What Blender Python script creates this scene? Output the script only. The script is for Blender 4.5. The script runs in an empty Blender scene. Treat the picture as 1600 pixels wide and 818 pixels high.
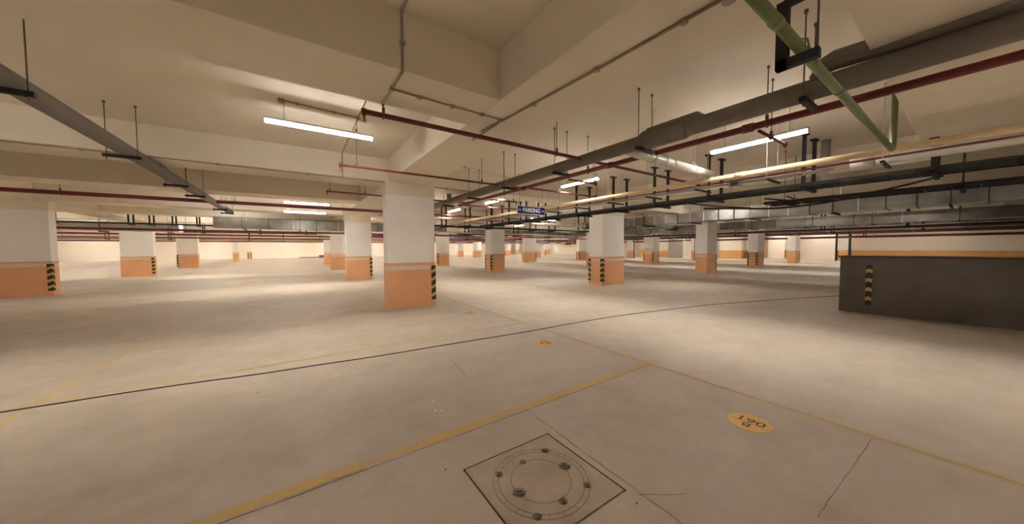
import bpy, bmesh, math, random
from mathutils import Matrix, Vector
random.seed(7)
S = bpy.context.scene
C = S.collection
# ------------------------------------------------------------------ camera
F_PX, EYE = 498.0, 1.55
yaw, pitch, roll = math.radians(34.3), math.radians(2.42), math.radians(-0.27)
F0 = Vector((math.sin(yaw), math.cos(yaw), 0)); R0 = Vector((math.cos(yaw), -math.sin(yaw), 0))
FW = F0*math.cos(pitch) - Vector((0, 0, 1))*math.sin(pitch)
U0 = R0.cross(FW)
RT = R0*math.cos(roll) + U0*math.sin(roll); UP = RT.cross(FW)
cam = bpy.data.cameras.new('camera'); co = bpy.data.objects.new('camera', cam); C.objects.link(co)
cam.sensor_fit = 'HORIZONTAL'; cam.sensor_width = 36; cam.lens = F_PX/1600*36
cam.clip_start = 0.02; cam.clip_end = 300
m = Matrix((RT, UP, -FW)).transposed().to_4x4(); m.translation = Vector((0, 0, EYE))
co.matrix_world = m
S.camera = co
# ------------------------------------------------------------------ world, exposure
w = bpy.data.worlds.new('world'); S.world = w; w.use_nodes = True
w.node_tree.nodes['Background'].inputs[0].default_value = (0.9, 0.8, 0.7, 1)
w.node_tree.nodes['Background'].inputs[1].default_value = 0.0
S.view_settings.view_transform = 'Standard'; S.view_settings.look = 'None'
S.view_settings.gamma = 1; S.view_settings.use_curve_mapping = False
S.view_settings.exposure = 2.4
LAMP = 9.5          # glow of the diffusers
BEAM = 10.5         # light each tube throws downward
SPREAD = 180
LAMP_COL = (1.0, 0.94, 0.87)
S.cycles.max_bounces = 10; S.cycles.diffuse_bounces = 7; S.cycles.use_denoising = True
S.cycles.sample_clamp_indirect = 6.0
# ------------------------------------------------------------------ materials
def mat(name, col, rough=0.7, metal=0.0, noise=0.0, scale=3.0, bump=0.0, bscale=40.0, emit=None, estr=0, col2=None, coord='Object', stretch=None):
    m = bpy.data.materials.new(name); m.use_nodes = True
    nt = m.node_tree; b = nt.nodes['Principled BSDF']
    b.inputs['Base Color'].default_value = (*col, 1); b.inputs['Roughness'].default_value = rough
    b.inputs['Metallic'].default_value = metal
    tc = nt.nodes.new('ShaderNodeTexCoord'); mp = nt.nodes.new('ShaderNodeMapping')
    nt.links.new(tc.outputs[coord], mp.inputs[0])
    if stretch: mp.inputs['Scale'].default_value = stretch
    if noise or col2:
        n = nt.nodes.new('ShaderNodeTexNoise'); n.inputs['Scale'].default_value = scale
        n.inputs['Detail'].default_value = 6; n.inputs['Roughness'].default_value = 0.6
        nt.links.new(mp.outputs[0], n.inputs['Vector'])
        r = nt.nodes.new('ShaderNodeValToRGB'); r.color_ramp.elements[0].position = 0.32; r.color_ramp.elements[1].position = 0.68
        c2 = col2 or tuple(c*(1-noise) for c in col)
        r.color_ramp.elements[0].color = (*c2, 1); r.color_ramp.elements[1].color = (*col, 1)
        nt.links.new(n.outputs[0], r.inputs[0]); nt.links.new(r.outputs[0], b.inputs['Base Color'])
    if bump:
        n2 = nt.nodes.new('ShaderNodeTexNoise'); n2.inputs['Scale'].default_value = bscale; n2.inputs['Detail'].default_value = 4
        nt.links.new(mp.outputs[0], n2.inputs['Vector'])
        bp = nt.nodes.new('ShaderNodeBump'); bp.inputs['Strength'].default_value = bump; bp.inputs['Distance'].default_value = 0.01
        nt.links.new(n2.outputs[0], bp.inputs['Height']); nt.links.new(bp.outputs[0], b.inputs['Normal'])
    if emit:
        b.inputs['Emission Color'].default_value = (*emit, 1); b.inputs['Emission Strength'].default_value = estr
    return m
M = {}
M['ceil'] = mat('ceiling_paint', (0.80, 0.73, 0.61), 0.75, noise=0.06, scale=0.6, bump=0.15, bscale=25)
M['white'] = mat('pillar_white', (0.88, 0.86, 0.83), 0.6, noise=0.04, scale=1.2, bump=0.1)
M['orange'] = mat('pillar_orange', (0.80, 0.415, 0.21), 0.55, noise=0.10, scale=1.5, bump=0.1)
M['ochre'] = mat('dado_ochre', (0.78, 0.45, 0.17), 0.6, noise=0.08, scale=1.5)
M['band'] = mat('band_white', (0.70, 0.60, 0.50), 0.6)
M['wall'] = mat('wall_cream', (0.88, 0.82, 0.72), 0.7, noise=0.05, scale=0.5)
M['graywall'] = mat('wall_grey', (0.42, 0.38, 0.33), 0.7, noise=0.06, scale=0.7)
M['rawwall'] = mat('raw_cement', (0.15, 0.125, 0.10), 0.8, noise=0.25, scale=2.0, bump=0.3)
M['red'] = mat('pipe_red', (0.17, 0.02, 0.02), 0.5, noise=0.1, scale=4)
M['pink'] = mat('pipe_pink', (0.30, 0.07, 0.085), 0.5)
M['cream'] = mat('pipe_cream', (0.74, 0.56, 0.33), 0.42, noise=0.08, scale=3)
M['pvc'] = mat('pipe_grey_white', (0.56, 0.54, 0.50), 0.35, noise=0.06, scale=3)
M['duct'] = mat('pipe_wrapped_grey', (0.20, 0.175, 0.15), 0.75, noise=0.12, scale=3, bump=0.3, bscale=15)
M['galv'] = mat('galvanised', (0.42, 0.40, 0.365), 0.33, metal=0.9, noise=0.5, scale=1.4, bump=0.25, bscale=5)
M['galvd'] = mat('galvanised_flange', (0.80, 0.79, 0.74), 0.45, metal=0.5)
M['galvb'] = mat('flange_dark', (0.10, 0.09, 0.08), 0.5, metal=0.5)
M['sleeve'] = mat('sleeve_brown', (0.30, 0.26, 0.22), 0.6)
M['black'] = mat('black_steel', (0.008, 0.007, 0.006), 0.6)
M['rod'] = mat('threaded_rod', (0.16, 0.13, 0.10), 0.5, metal=0.5)
M['rodz'] = mat('zinc_rod', (0.6, 0.57, 0.52), 0.4, metal=0.4)
M['conduit'] = mat('conduit_paint', (0.36, 0.30, 0.225), 0.55)
M['copper'] = mat('sprinkler_brass', (0.62, 0.27, 0.12), 0.3, metal=0.6)
M['green'] = mat('pipe_green', (0.165, 0.215, 0.08), 0.42, noise=0.12, scale=5)
M['cable'] = mat('cable_black', (0.03, 0.025, 0.022), 0.6)
M['tray'] = mat('tray_dark', (0.014, 0.012, 0.011), 0.6)
M['blue'] = mat('sign_blue', (0.006, 0.008, 0.13), 0.8)
M['signwhite'] = mat('sign_white', (0.75, 0.75, 0.78), 0.5)
M['dark'] = mat('dark_void', (0.012, 0.010, 0.009), 0.9)
M['joint'] = mat('joint_dark', (0.12, 0.085, 0.06), 0.9, noise=0.4, scale=9)
M['cover'] = mat('cover_cement', (0.47, 0.38, 0.29), 0.75, scale=3.5, col2=(0.36, 0.28, 0.205), bump=0.5, bscale=60)
M['ring'] = mat('cover_ring', (0.20, 0.15, 0.11), 0.7, noise=0.3, scale=12)
M['steel'] = mat('dull_steel', (0.20, 0.17, 0.15), 0.45, metal=0.6)
M['spot'] = mat('number_disc', (0.72, 0.42, 0.10), 0.6, noise=0.08, scale=8)
M['spotp'] = mat('number_disc_pale', (0.60, 0.42, 0.26), 0.7, noise=0.2, scale=8)
M['ink'] = mat('number_ink', (0.06, 0.03, 0.02), 0.7)
M['splat'] = mat('white_spill', (0.8, 0.74, 0.66), 0.6)
M['lens'] = mat('lamp_tube', (1, 1, 1), 0.4, emit=LAMP_COL, estr=LAMP)
M['lampbody'] = mat('lamp_body', (0.7, 0.7, 0.68), 0.5)

# floor: cement screed, stained and trowelled in long soft patches
def floor_mat():
    m = bpy.data.materials.new('floor_screed'); m.use_nodes = True; nt = m.node_tree; b = nt.nodes['Principled BSDF']
    tc = nt.nodes.new('ShaderNodeTexCoord')
    def noise(scale, st=(1, 1, 1), det=5, rough=.6):
        mp = nt.nodes.new('ShaderNodeMapping'); mp.inputs['Scale'].default_value = st
        n = nt.nodes.new('ShaderNodeTexNoise'); n.inputs['Scale'].default_value = scale; n.inputs['Detail'].default_value = det; n.inputs['Roughness'].default_value = rough
        nt.links.new(tc.outputs['Object'], mp.inputs[0]); nt.links.new(mp.outputs[0], n.inputs['Vector']); return n
    def ramp(src, p0, c0, p1, c1):
        r = nt.nodes.new('ShaderNodeValToRGB'); r.color_ramp.elements[0].position = p0; r.color_ramp.elements[1].position = p1
        r.color_ramp.elements[0].color = (*c0, 1); r.color_ramp.elements[1].color = (*c1, 1); nt.links.new(src, r.inputs[0]); return r
    def mix(a, bb, fac, mode='MIX'):
        x = nt.nodes.new('ShaderNodeMix'); x.data_type = 'RGBA'; x.blend_type = mode
        if isinstance(fac, float): x.inputs[0].default_value = fac
        else: nt.links.new(fac, x.inputs[0])
        nt.links.new(a, x.inputs[6]); nt.links.new(bb, x.inputs[7]); return x.outputs[2]
    a = ramp(noise(0.45, (1, 1.6, 1)).outputs[0], .35, (0.44, 0.37, 0.29), .65, (0.51, 0.435, 0.355))
    c = ramp(noise(3.0, (1, 1, 1), 8, .7).outputs[0], .30, (0.86, 0.84, 0.82), .6, (1, 1, 1))
    o = mix(a.outputs[0], c.outputs[0], 1.0, 'MULTIPLY')
    d = ramp(noise(55, (1, 1, 1), 2).outputs[0], .26, (0.7, 0.68, 0.66), .36, (1, 1, 1))
    o = mix(o, d.outputs[0], 0.6, 'MULTIPLY')
    nt.links.new(o, b.inputs['Base Color'])
    rr = ramp(noise(1.2).outputs[0], .3, (.5, .5, .5), .7, (.72, .72, .72)); nt.links.new(rr.outputs[0], b.inputs['Roughness'])
    bp = nt.nodes.new('ShaderNodeBump'); bp.inputs['Strength'].default_value = .12; bp.inputs['Distance'].default_value = .01
    nt.links.new(noise(14, (1, 1, 1), 6).outputs[0], bp.inputs['Height']); nt.links.new(bp.outputs[0], b.inputs['Normal'])
    return m
M['floor'] = floor_mat()
def worn_paint(name, col, thr=0.42, soft=.2):
    m = bpy.data.materials.new(name); m.use_nodes = True; nt = m.node_tree; b = nt.nodes['Principled BSDF']
    tc = nt.nodes.new('ShaderNodeTexCoord'); n = nt.nodes.new('ShaderNodeTexNoise'); n.inputs['Scale'].default_value = 2.6; n.inputs['Detail'].default_value = 7; n.inputs['Roughness'].default_value = .65
    nt.links.new(tc.outputs['Object'], n.inputs['Vector'])
    r = nt.nodes.new('ShaderNodeValToRGB'); r.color_ramp.elements[0].position = thr-soft/2; r.color_ramp.elements[1].position = thr+soft/2
    r.color_ramp.elements[0].color = (0.44, 0.35, 0.25, 1); r.color_ramp.elements[1].color = (*col, 1)
    nt.links.new(n.outputs[0], r.inputs[0]); nt.links.new(r.outputs[0], b.inputs['Base Color']); b.inputs['Roughness'].default_value = .7
    return m
M['line'] = worn_paint('line_yellow', (0.55, 0.36, 0.12))
M['linef'] = worn_paint('line_faint', (0.52, 0.38, 0.19), .42, .25)
def guard_mat():
    m = bpy.data.materials.new('guard_stripes'); m.use_nodes = True; nt = m.node_tree; b = nt.nodes['Principled BSDF']
    tc = nt.nodes.new('ShaderNodeTexCoord'); sp = nt.nodes.new('ShaderNodeSeparateXYZ'); nt.links.new(tc.outputs['Object'], sp.inputs[0])
    def mth(op, a, bb=None):
        x = nt.nodes.new('ShaderNodeMath'); x.operation = op
        for i, v in enumerate((a, bb)):
            if v is None: continue
            if isinstance(v, (int, float)): x.inputs[i].default_value = v
            else: nt.links.new(v, x.inputs[i])
        return x.outputs[0]
    s = mth('ADD', mth('ABSOLUTE', sp.outputs[0]), mth('ABSOLUTE', sp.outputs[1]))
    v = mth('FRACT', mth('DIVIDE', mth('ADD', sp.outputs[2], mth('MULTIPLY', s, 0.55)), 0.215))
    g = mth('GREATER_THAN', v, 0.62)
    r = nt.nodes.new('ShaderNodeMix'); r.data_type = 'RGBA'; nt.links.new(g, r.inputs[0])
    r.inputs[6].default_value = (0.015, 0.012, 0.01, 1); r.inputs[7].default_value = (0.62, 0.40, 0.08, 1)
    nt.links.new(r.outputs[2], b.inputs['Base Color']); b.inputs['Roughness'].default_value = .55
    return m
M['guard'] = guard_mat()

# ------------------------------------------------------------------ mesh helpers
class MB:
    def __init__(s): s.bm = bmesh.new(); s.mats = []
    def mi(s, m):
        if m is None: return 0
        if m not in s.mats: s.mats.append(m)
        return s.mats.index(m)
    def box(s, x0, x1, y0, y1, z0, z1, m=None):
        k = s.mi(m); v = [s.bm.verts.new((x, y, z)) for z in (z0, z1) for x, y in ((x0, y0), (x1, y0), (x1, y1), (x0, y1))]
        for f in ((3, 2, 1, 0), (4, 5, 6, 7), (0, 1, 5, 4), (1, 2, 6, 5), (2, 3, 7, 6), (3, 0, 4, 7)):
            s.bm.faces.new([v[i] for i in f]).material_index = k
        return s
    def quad(s, pts, m=None):
        s.bm.faces.new([s.bm.verts.new(p) for p in pts]).material_index = s.mi(m); return s
    def tube(s, pts, r, n=12, m=None, caps=True):
        k = s.mi(m); pts = [Vector(p) for p in pts]; rs = r if isinstance(r, (list, tuple)) else [r]*len(pts)
        rings = []; prev = None
        for i, p in enumerate(pts):
            d = (pts[min(i+1, len(pts)-1)] - pts[max(i-1, 0)]).normalized()
            if prev is None: a = d.orthogonal().normalized()
            else: a = (prev - d*prev.dot(d)); a = a.normalized() if a.length > 1e-6 else d.orthogonal().normalized()
            prev = a; b = d.cross(a)
            rings.append([s.bm.verts.new(p + (a*math.cos(2*math.pi*j/n) + b*math.sin(2*math.pi*j/n))*rs[i]) for j in range(n)])
        for q, t in zip(rings, rings[1:]):
            for j in range(n):
                f = s.bm.faces.new((q[j], q[(j+1) % n], t[(j+1) % n], t[j])); f.smooth = True; f.material_index = k
        if caps:
            s.bm.faces.new(rings[0][::-1]).material_index = k; s.bm.faces.new(rings[-1]).material_index = k
        return s
    def torus(s, c, R, r, n=48, k=6, m=None):
        mi = s.mi(m); rows = []
        for i in range(n):
            a = 2*math.pi*i/n
            rows.append([s.bm.verts.new((c[0]+math.cos(a)*(R+r*math.cos(2*math.pi*j/k)), c[1]+math.sin(a)*(R+r*math.cos(2*math.pi*j/k)), c[2]+r*math.sin(2*math.pi*j/k))) for j in range(k)])
        for i in range(n):
            for j in range(k):
                f = s.bm.faces.new((rows[i][j], rows[(i+1) % n][j], rows[(i+1) % n][(j+1) % k], rows[i][(j+1) % k])); f.material_index = mi; f.smooth = True
        return s
    def build(s, name, m, parent=None, loc=None, bevel=0):
        me = bpy.data.meshes.new(name); bmesh.ops.recalc_face_normals(s.bm, faces=s.bm.faces[:]); s.bm.to_mesh(me); s.bm.free()
        for q in (s.mats or [m]): me.materials.append(q)
        o = bpy.data.objects.new(name, me); C.objects.link(o)
        if loc: o.location = loc
        if parent: o.parent = parent
        if bevel:
            b = o.modifiers.new('bevel', 'BEVEL'); b.width = bevel; b.segments = 2; b.limit_method = 'ANGLE'
        return o
def tag(o, label=None, cat=None, group=None, kind=None):
    if label: o['label'] = label
    if cat: o['category'] = cat
    if group: o['group'] = group
    if kind: o['kind'] = kind
    return o
def thing(name, label, cat, loc=(0, 0, 0), group=None, rotz=0):
    o = bpy.data.objects.new(name, None); C.objects.link(o); o.location = loc; o.rotation_euler = (0, 0, rotz)
    o.empty_display_size = .1
    return tag(o, label, cat, group)
def dup(root, loc, rotz=None, label=None, group=None):
    r = root.copy(); C.objects.link(r); r.location = loc
    if rotz is not None: r.rotation_euler = (0, 0, rotz)
    if label: r['label'] = label
    if group: r['group'] = group
    for ch in list(root.children):
        c = ch.copy(); C.objects.link(c); c.parent = r
        for g in ch.children:
            d = g.copy(); C.objects.link(d); d.parent = c
    return r
def part(mesh_obj, parent, loc):
    c = mesh_obj.copy(); C.objects.link(c); c.parent = parent; c.location = loc
    return c
def text_mesh(txt, size, depth=0.0, bold=0.0):
    cu = bpy.data.curves.new('lettering', 'FONT'); cu.body = txt; cu.size = size; cu.extrude = depth; cu.offset = bold
    cu.align_x = 'CENTER'; cu.align_y = 'CENTER'
    o = bpy.data.objects.new('lettering', cu); C.objects.link(o)
    dg = bpy.context.evaluated_depsgraph_get(); me = bpy.data.meshes.new_from_object(o.evaluated_get(dg))
    bpy.data.objects.remove(o); return me

# ------------------------------------------------------------------ setting
SL, BM = 3.8, 3.25                        # slab and beam undersides
X0, X1, Y0, Y1 = -32.0, 57.0, -6.0, 72.0
HX0, HX1, HY0, HY1 = 0.935, 1.715, 1.225, 1.995      # chamber opening in the floor
fb = MB()
for a, b, c, d in ((X0, X1, Y0, HY0), (X0, X1, HY1, Y1), (X0, HX0, HY0, HY1), (HX1, X1, HY0, HY1)):
    fb.quad([(a, c, 0), (b, c, 0), (b, d, 0), (a, d, 0)], M['floor'])
for p in (((HX0, HY0), (HX1, HY0)), ((HX1, HY0), (HX1, HY1)), ((HX1, HY1), (HX0, HY1)), ((HX0, HY1), (HX0, HY0))):
    (a, b), (c, d) = p; fb.quad([(a, b, 0), (c, d, 0), (c, d, -.3), (a, b, -.3)], M['dark'])
fb.quad([(HX0, HY0, -.3), (HX1, HY0, -.3), (HX1, HY1, -.3), (HX0, HY1, -.3)], M['dark'])
bmesh.ops.remove_doubles(fb.bm, verts=fb.bm.verts[:], dist=1e-5)
floor = fb.build('floor', M['floor']); tag(floor, kind='structure')
for f in floor.data.polygons:
    pass
# saw-cut joints and hairline cracks in the screed
def strip(pts, wd, m, name, parent=None, z=0.0012):
    b = MB(); P = [Vector(p) for p in pts]
    L, Rr = [], []
    for i, p in enumerate(P):
        d = (P[min(i+1, len(P)-1)]-P[max(i-1, 0)]).normalized(); n = Vector((-d.y, d.x)); ww = wd*(.6+.8*random.random()) if wd < .01 else wd
        L.append(b.bm.verts.new((p.x+n.x*ww/2, p.y+n.y*ww/2, z))); Rr.append(b.bm.verts.new((p.x-n.x*ww/2, p.y-n.y*ww/2, z)))
    for i in range(len(P)-1): b.bm.faces.new((L[i], L[i+1], Rr[i+1], Rr[i]))
    return b.build(name, m, parent)
def wob(a, b, n, amp):
    return [(a[0]+(b[0]-a[0])*i/n+random.uniform(-amp, amp), a[1]+(b[1]-a[1])*i/n+random.uniform(-amp, amp)) for i in range(n+1)]
strip(wob((3.845, -2.5), (3.975, 16), 60, .003), .008, M['joint'], 'joint', floor, .0034)
strip(wob((-0.6, 2.37), (3.85, 2.42), 30, .004), .007, M['joint'], 'joint', floor, .0034)
strip(wob((1.80, 2.45), (1.74, 0.2), 26, .006), .006, M['joint'], 'crack', floor)
strip(wob((1.74, 1.16), (2.0, 1.0), 5, .01), .004, M['joint'], 'crack', floor)
strip(wob((2.45, 0.475), (3.84, 0.44), 22, .004), .0035, M['joint'], 'crack', floor)
strip(wob((1.78, 4.2), (1.66, 3.35), 12, .01), .004, M['joint'], 'crack', floor)
strip(wob((-0.9, 5.28), (3.9, 5.31), 30, .006), .005, M['joint'], 'joint', floor, .0034)

cb = MB()
beams_x = [(-28.5, -27.2), (-18.2, -17.0), (-8.3, -7.1), (2.0, 2.97), (10.4, 11.9), (20.1, 21.4), (29.8, 31.1), (40.6, 41.9), (50.6, 51.9)]
beams_y = [(-.5, .59), (8.45, 9.3), (17.7, 18.6), (27.2, 28.1), (36.7, 37.6), (46.2, 47.1), (55.5, 56.4), (65, 66)]
cb.box(X0, X1, Y0, Y1, SL, SL+.3)
for a, b in beams_x: cb.box(a, b, Y0, Y1, BM, SL+.1)
ends = [X0]+[v for ab in beams_x for v in ab]+[X1]
for c, d in beams_y:
    for i in range(0, len(ends), 2): cb.box(ends[i], ends[i+1], c, d, BM, SL+.1)
for c, d in ((3.16, 4.02), (12.46, 13.3), (21.9, 22.8), (31.5, 32.3), (41, 42), (51, 52)):   # secondary ribs left of the pillar line
    cb.box(-7.1, 2.0, c, d, BM, SL+.1); cb.box(-17, -8.3, c, d, BM, SL+.1); cb.box(-27.2, -18.2, c, d, BM, SL+.1)
ceiling = cb.build('ceiling', M['ceil'], bevel=.006); tag(ceiling, kind='structure')

for nm, bx in (('wall_back', (X0, X1, Y1, Y1+.2)), ('wall_front', (X0, X1, Y0-.2, Y0)), ('wall_left', (X0-.2, X0, Y0, Y1)), ('wall_right', (X1, X1+.2, Y0, Y1))):
    tag(MB().box(*bx, 0, SL+.3, M['wall']).build(nm, M['wall']), kind='structure')
# partition blocks of the stair and lift cores along the right side
def block(n, x0, x1, y0, y1, up, low=None, h=1.15, top=BM-.01):
    b = MB()
    if low: b.box(x0-.01, x1+.01, y0-.01, y1+.01, 0, h, low)
    b.box(x0, x1, y0, y1, 0 if not low else h, top, up)
    return tag(b.build('wall_%s' % n, up), kind='structure')
def at(px, py=None, x=None, y=None, z=None):
    d = FW + RT*((px-800)/F_PX) - UP*(((py if py is not None else 395)-409)/F_PX)
    t = x/d.x if x is not None else (y/d.y if y is not None else (z-EYE)/d.z)
    return Vector((0, 0, EYE)) + d*t
p = at(1124, x=50.0); q = at(1158, x=50.0); block('core_ochre', 50, 56.9, q.y, p.y, M['wall'], M['ochre'])
p = at(1067, x=45.0); q = at(1085, x=45.0); block('core_white', 45, 48, q.y, p.y, M['wall'])
p = at(1044, x=48.5); q = at(1068, x=48.5); block('core_grey', 48.5, 56.9, q.y, p.y, M['graywall'])
p = at(1024, x=52.0); q = at(1044, x=52.0); block('core_far', 52, 56.9, q.y, p.y+3, M['wall'], M['ochre'])
p = at(1327, x=53.0); block('lobby_ochre', 53, 56.9, -5.9, p.y, M['wall'], M['ochre'])
p = at(1200, x=55.5); q = at(1306, x=55.5); block('shutter_bay', 55.5, 56.9, q.y, p.y, M['wall'])
p = at(845, y=70.5); q = at(850, y=70.5); block('dark_bay', p.x, q.x, 70.5, 71.9, M['graywall'])
p = at(862, y=70.5); block('store', p.x, 56.9, 69.5, 71.9, M['graywall'])
# low cement wall at the right
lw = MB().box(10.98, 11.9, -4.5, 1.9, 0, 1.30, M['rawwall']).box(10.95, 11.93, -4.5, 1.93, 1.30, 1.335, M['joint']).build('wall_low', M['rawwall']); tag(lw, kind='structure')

# ------------------------------------------------------------------ pillars
def guard_mesh():
    b = MB(); L, t = .11, .012
    b.box(-t, L, -t, 0, 0, .93); b.box(-t, 0, 0, L, 0, .93)
    me = b.build('corner_guard', M['guard']); return me
gproto = guard_mesh(); gme = gproto.data; bpy.data.objects.remove(gproto)
ROT = {'sw': 0, 'se': math.pi/2, 'ne': math.pi, 'nw': -math.pi/2}
def pillar(x0, x1, y0, y1, label, guards='', low='orange', z=1.0):
    t = thing('pillar', label, 'pillar', ((x0+x1)/2, (y0+y1)/2, 0))
    a, b = (x1-x0)/2, (y1-y0)/2
    s = MB(); s.box(-a, a, -b, b, 1.19, 2.92, M['white']).box(-a-.012, a+.012, -b-.012, b+.012, 2.92, BM+.01, M['ceil'])
    s.build('shaft', M['white'], t)
    d = MB().box(-a-.006, a+.006, -b-.006, b+.006, 0, 1.0, M[low]).box(-a-.004, a+.004, -b-.004, b+.004, 1.0, 1.11, M['band']).box(-a-.006, a+.006, -b-.006, b+.006, 1.11, 1.19, M[low])
    d = d.build('painted_base', M[low], t)
    for g in guards.split():
        o = bpy.data.objects.new('corner_guard', gme); C.objects.link(o); o.parent = d
        o.location = ((a+.006)*(1 if 'e' in g else -1), (b+.006)*(1 if 'n' in g else -1), .17); o.rotation_euler = (0, 0, ROT[g])
        o['label'] = 'black and yellow striped corner guard'
    return t
pillar(1.94, 3.18, 8.43, 8.83, 'largest and nearest pillar, white above a wide orange base, with a striped guard on its right corner', 'se')
pillar(2.12, 3.31, 17.75, 18.15, 'white and orange pillar directly behind the nearest one, just left of it', 'se')
pillar(2.27, 3.3, 27.4, 27.8, 'shaded brownish pillar showing its left half behind the second pillar', '')
pillar(2.45, 3.5, 37, 37.4, 'pale pillar farthest back in the line behind the nearest pillar', '')
pillar(-8.24, -6.92, 38.3, 38.8, 'wide white and orange pillar standing alone at the far left', 'sw')
pillar(-6.62, -6.05, 54.7, 55.1, 'slim pillar with an ochre base near the back wall, right of the wide far left pillar', '', 'ochre')
pillar(-6.25, -5.75, 66.5, 66.9, 'slimmest pillar by the back wall with two striped guards side by side', 'sw se', 'ochre')
pillar(10.46, 11.85, 8.73, 9.45, 'big white and orange pillar right of the picture centre with two striped guards on its left', 'sw nw')
pillar(10.62, 11.68, 18.0, 18.75, 'grey shaded pillar under the parking sign with two dark guards at its left edge', 'sw nw')
pillar(10.62, 11.72, 27.4, 27.9, 'dim pillar just right of the nearest pillar, with a guard at its left edge', 'sw')
def pp(l, r, b, label, guards='', low='orange', dep=.5):
    c = at((l+r)/2, b, z=0); p = at(l, b, y=c.y); q = at(r, b, y=c.y)
    ww = q.x-p.x
    if ww > 1.7:      # seen mostly on its left side
        ww = 1.2
    return pillar(c.x-ww/2, c.x+ww/2, c.y, c.y+dep, label, guards, low)
pp(716, 724, 401.2, 'small distant pillar with a dark right edge before the pale back wall, left of the broad grey pillar', 'se')
pp(741, 752, 402, 'small distant pillar peeping out left of the grey pillar under the sign', '')
pp(789, 798, 399.6, 'small distant pillar just right of the grey pillar under the sign', 'sw')
pp(806, 812, 397, 'tiny pillar with one dark guard against the brightest part of the back wall', 'se', 'ochre')
pp(820.5, 838, 408.8, 'dark orange based pillar in mid distance between the sign and the big right pillar', 'se')
pp(838.5, 845, 402.5, 'pillar half hidden behind the right edge of the dark orange based one', '')
pp(850, 861, 398, 'distant pillar with guards on both corners in front of the dark doorway bay', 'sw se')
pp(886, 895, 396.8, 'distant cream pillar with ochre base and thin guards beside the hanging dark boxes', 'sw se', 'ochre')
pp(905, 918, 406.5, 'shaded pillar with three dark guard stripes left of the big right pillar', 'sw nw')
pillar(20.35, 21.5, 18.2, 18.7, 'pillar half covered by the left edge of the big right pillar', '')
pp(981, 994, 402.8, 'distant shaded pillar with a dark red riser pipe on its right side', 'se')
pillar(29.3, 30.4, 18.2, 19.2, 'pillar with two dotted guards between the big right pillar and the white core wall', 'sw nw')
pp(1083, 1097, 406, 'orange based pillar with thin red pipes down its edges, left of the guarded right pillar', '')
pillar(20.1, 21.3, 9.05, 9.7, 'third pillar of the nearest cross row, plain left face and a guard at its right edge', 'se')
pp(1169, 1181, 404, 'far pillar with a pair of guards at the end of the ochre dado wall', 'sw nw')
pillar(30.1, 31.5, 9.85, 10.5, 'fourth pillar of the nearest cross row with two tall striped guards', 'sw nw')
pp(1231, 1241, 404, 'far pillar with paired guards hidden behind a wider orange based pillar', 'sw nw')
pillar(40.6, 41.9, 10.15, 10.8, 'fifth pillar of the nearest cross row, plain orange base in front of a white wall', 'se')
pillar(50.4, 51.6, 7.9, 9.0, 'brightly lit pillar with ochre base and dark pipes at its sides, above the low cement wall', 'sw nw', 'ochre')
# pillars beyond the photograph's left border
pillar(-8.24, -6.92, 18.0, 18.4, 'large white and orange pillar left of the wide far left pillar, nearest on that side', 'se')
pillar(-8.24, -6.92, 27.7, 28.1, 'white and orange pillar between the two other pillars of the left line', 'se')
pillar(-18.2, -17.0, 27.7, 28.1, 'white and orange pillar near the left edge, beyond the left line of pillars', 'se')
gd = MB().box(-.02, 0, -.05, .05, 0, .93).build('corner_guard', M['guard'], loc=(10.98, 1.42, .2))
tag(gd, 'black and yellow striped guard strip on the low cement wall', 'corner guard')

# ------------------------------------------------------------------ lamps
beam = bpy.data.lights.new('tube_beam', 'AREA'); beam.shape = 'RECTANGLE'; beam.size = 1.45; beam.size_y = .022
beam.spread = math.radians(SPREAD); beam.energy = BEAM; beam.color = LAMP_COL
def lamp_parts(t, wires):
    MB().box(-.75, .75, -.046, .046, .002, .034).build('housing', M['lampbody'], t, bevel=.005)
    MB().box(-.735, .735, .021, .024, -.043, .002).box(-.735, .735, -.024, -.021, -.043, .002).box(-.735, .735, -.021, .021, -.002, .002).build('diffuser', M['lens'], t)
    for a, b in ((-.75, -.735), (.735, .75)): MB().box(a, b, -.026, .026, -.045, .035).build('end_cap', M['lampbody'], t, bevel=.004)
    if wires:
        for x in (-.5, .5): MB().tube([(x, 0, .04), (x, 0, .51)], .0035, 6).build('hanger_wire', M['rod'], t)
    o = bpy.data.objects.new('tube_beam', beam); C.objects.link(o); o.parent = t; o.location = (0, 0, -.004)
def tube_lamp():
    t = thing('tube_light', 'x', 'light'); lamp_parts(t, True)
    return t
lp = tube_lamp(); lused = [False]
def lamp(x, y, z, along_y, label, group=None):
    rz = math.pi/2 if along_y else 0
    if not lused[0]:
        lused[0] = True; lp.location = (x, y, z); lp.rotation_euler = (0, 0, rz); lp['label'] = label
        if group: lp['group'] = group
        return lp
    r = dup(lp, (x, y, z), rz, label)
    if group: r['group'] = group
    elif 'group' in r: del r['group']
    if z < 3.28:
        for u in (-.5, .5): MB().tube([(u, 0, .5), (u, 0, SL+.01-z)], .0035, 6).build('hanger_wire', M['rod'], r)
    return r
lamp(.43, 5.98, 3.47, 0, 'long glowing tube light hanging above and left of the nearest pillar, biggest of all')
lamp(.47, 14.75, 3.35, 0, 'glowing tube light left of the nearest pillar above the thick dark red pipe')
lamp(.44, 16.25, 3.14, 0, 'smaller glowing tube light just below the thick dark red pipe left of the nearest pillar')
lamp(6.36, 2.16, 3.3, 1, 'long glowing tube light at the upper right, crossed by a sprinkler branch').scale = (.9, 1, 1)
lamp(6.31, 6.06, 3.3, 1, 'glowing tube light split by a sprinkler branch above the sloping cream pipe').scale = (.9, 1, 1)
lamp(6.12, 10.1, 3.3, 1, 'glowing tube light split in two, up and left of the parking sign').scale = (.9, 1, 1)
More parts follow.
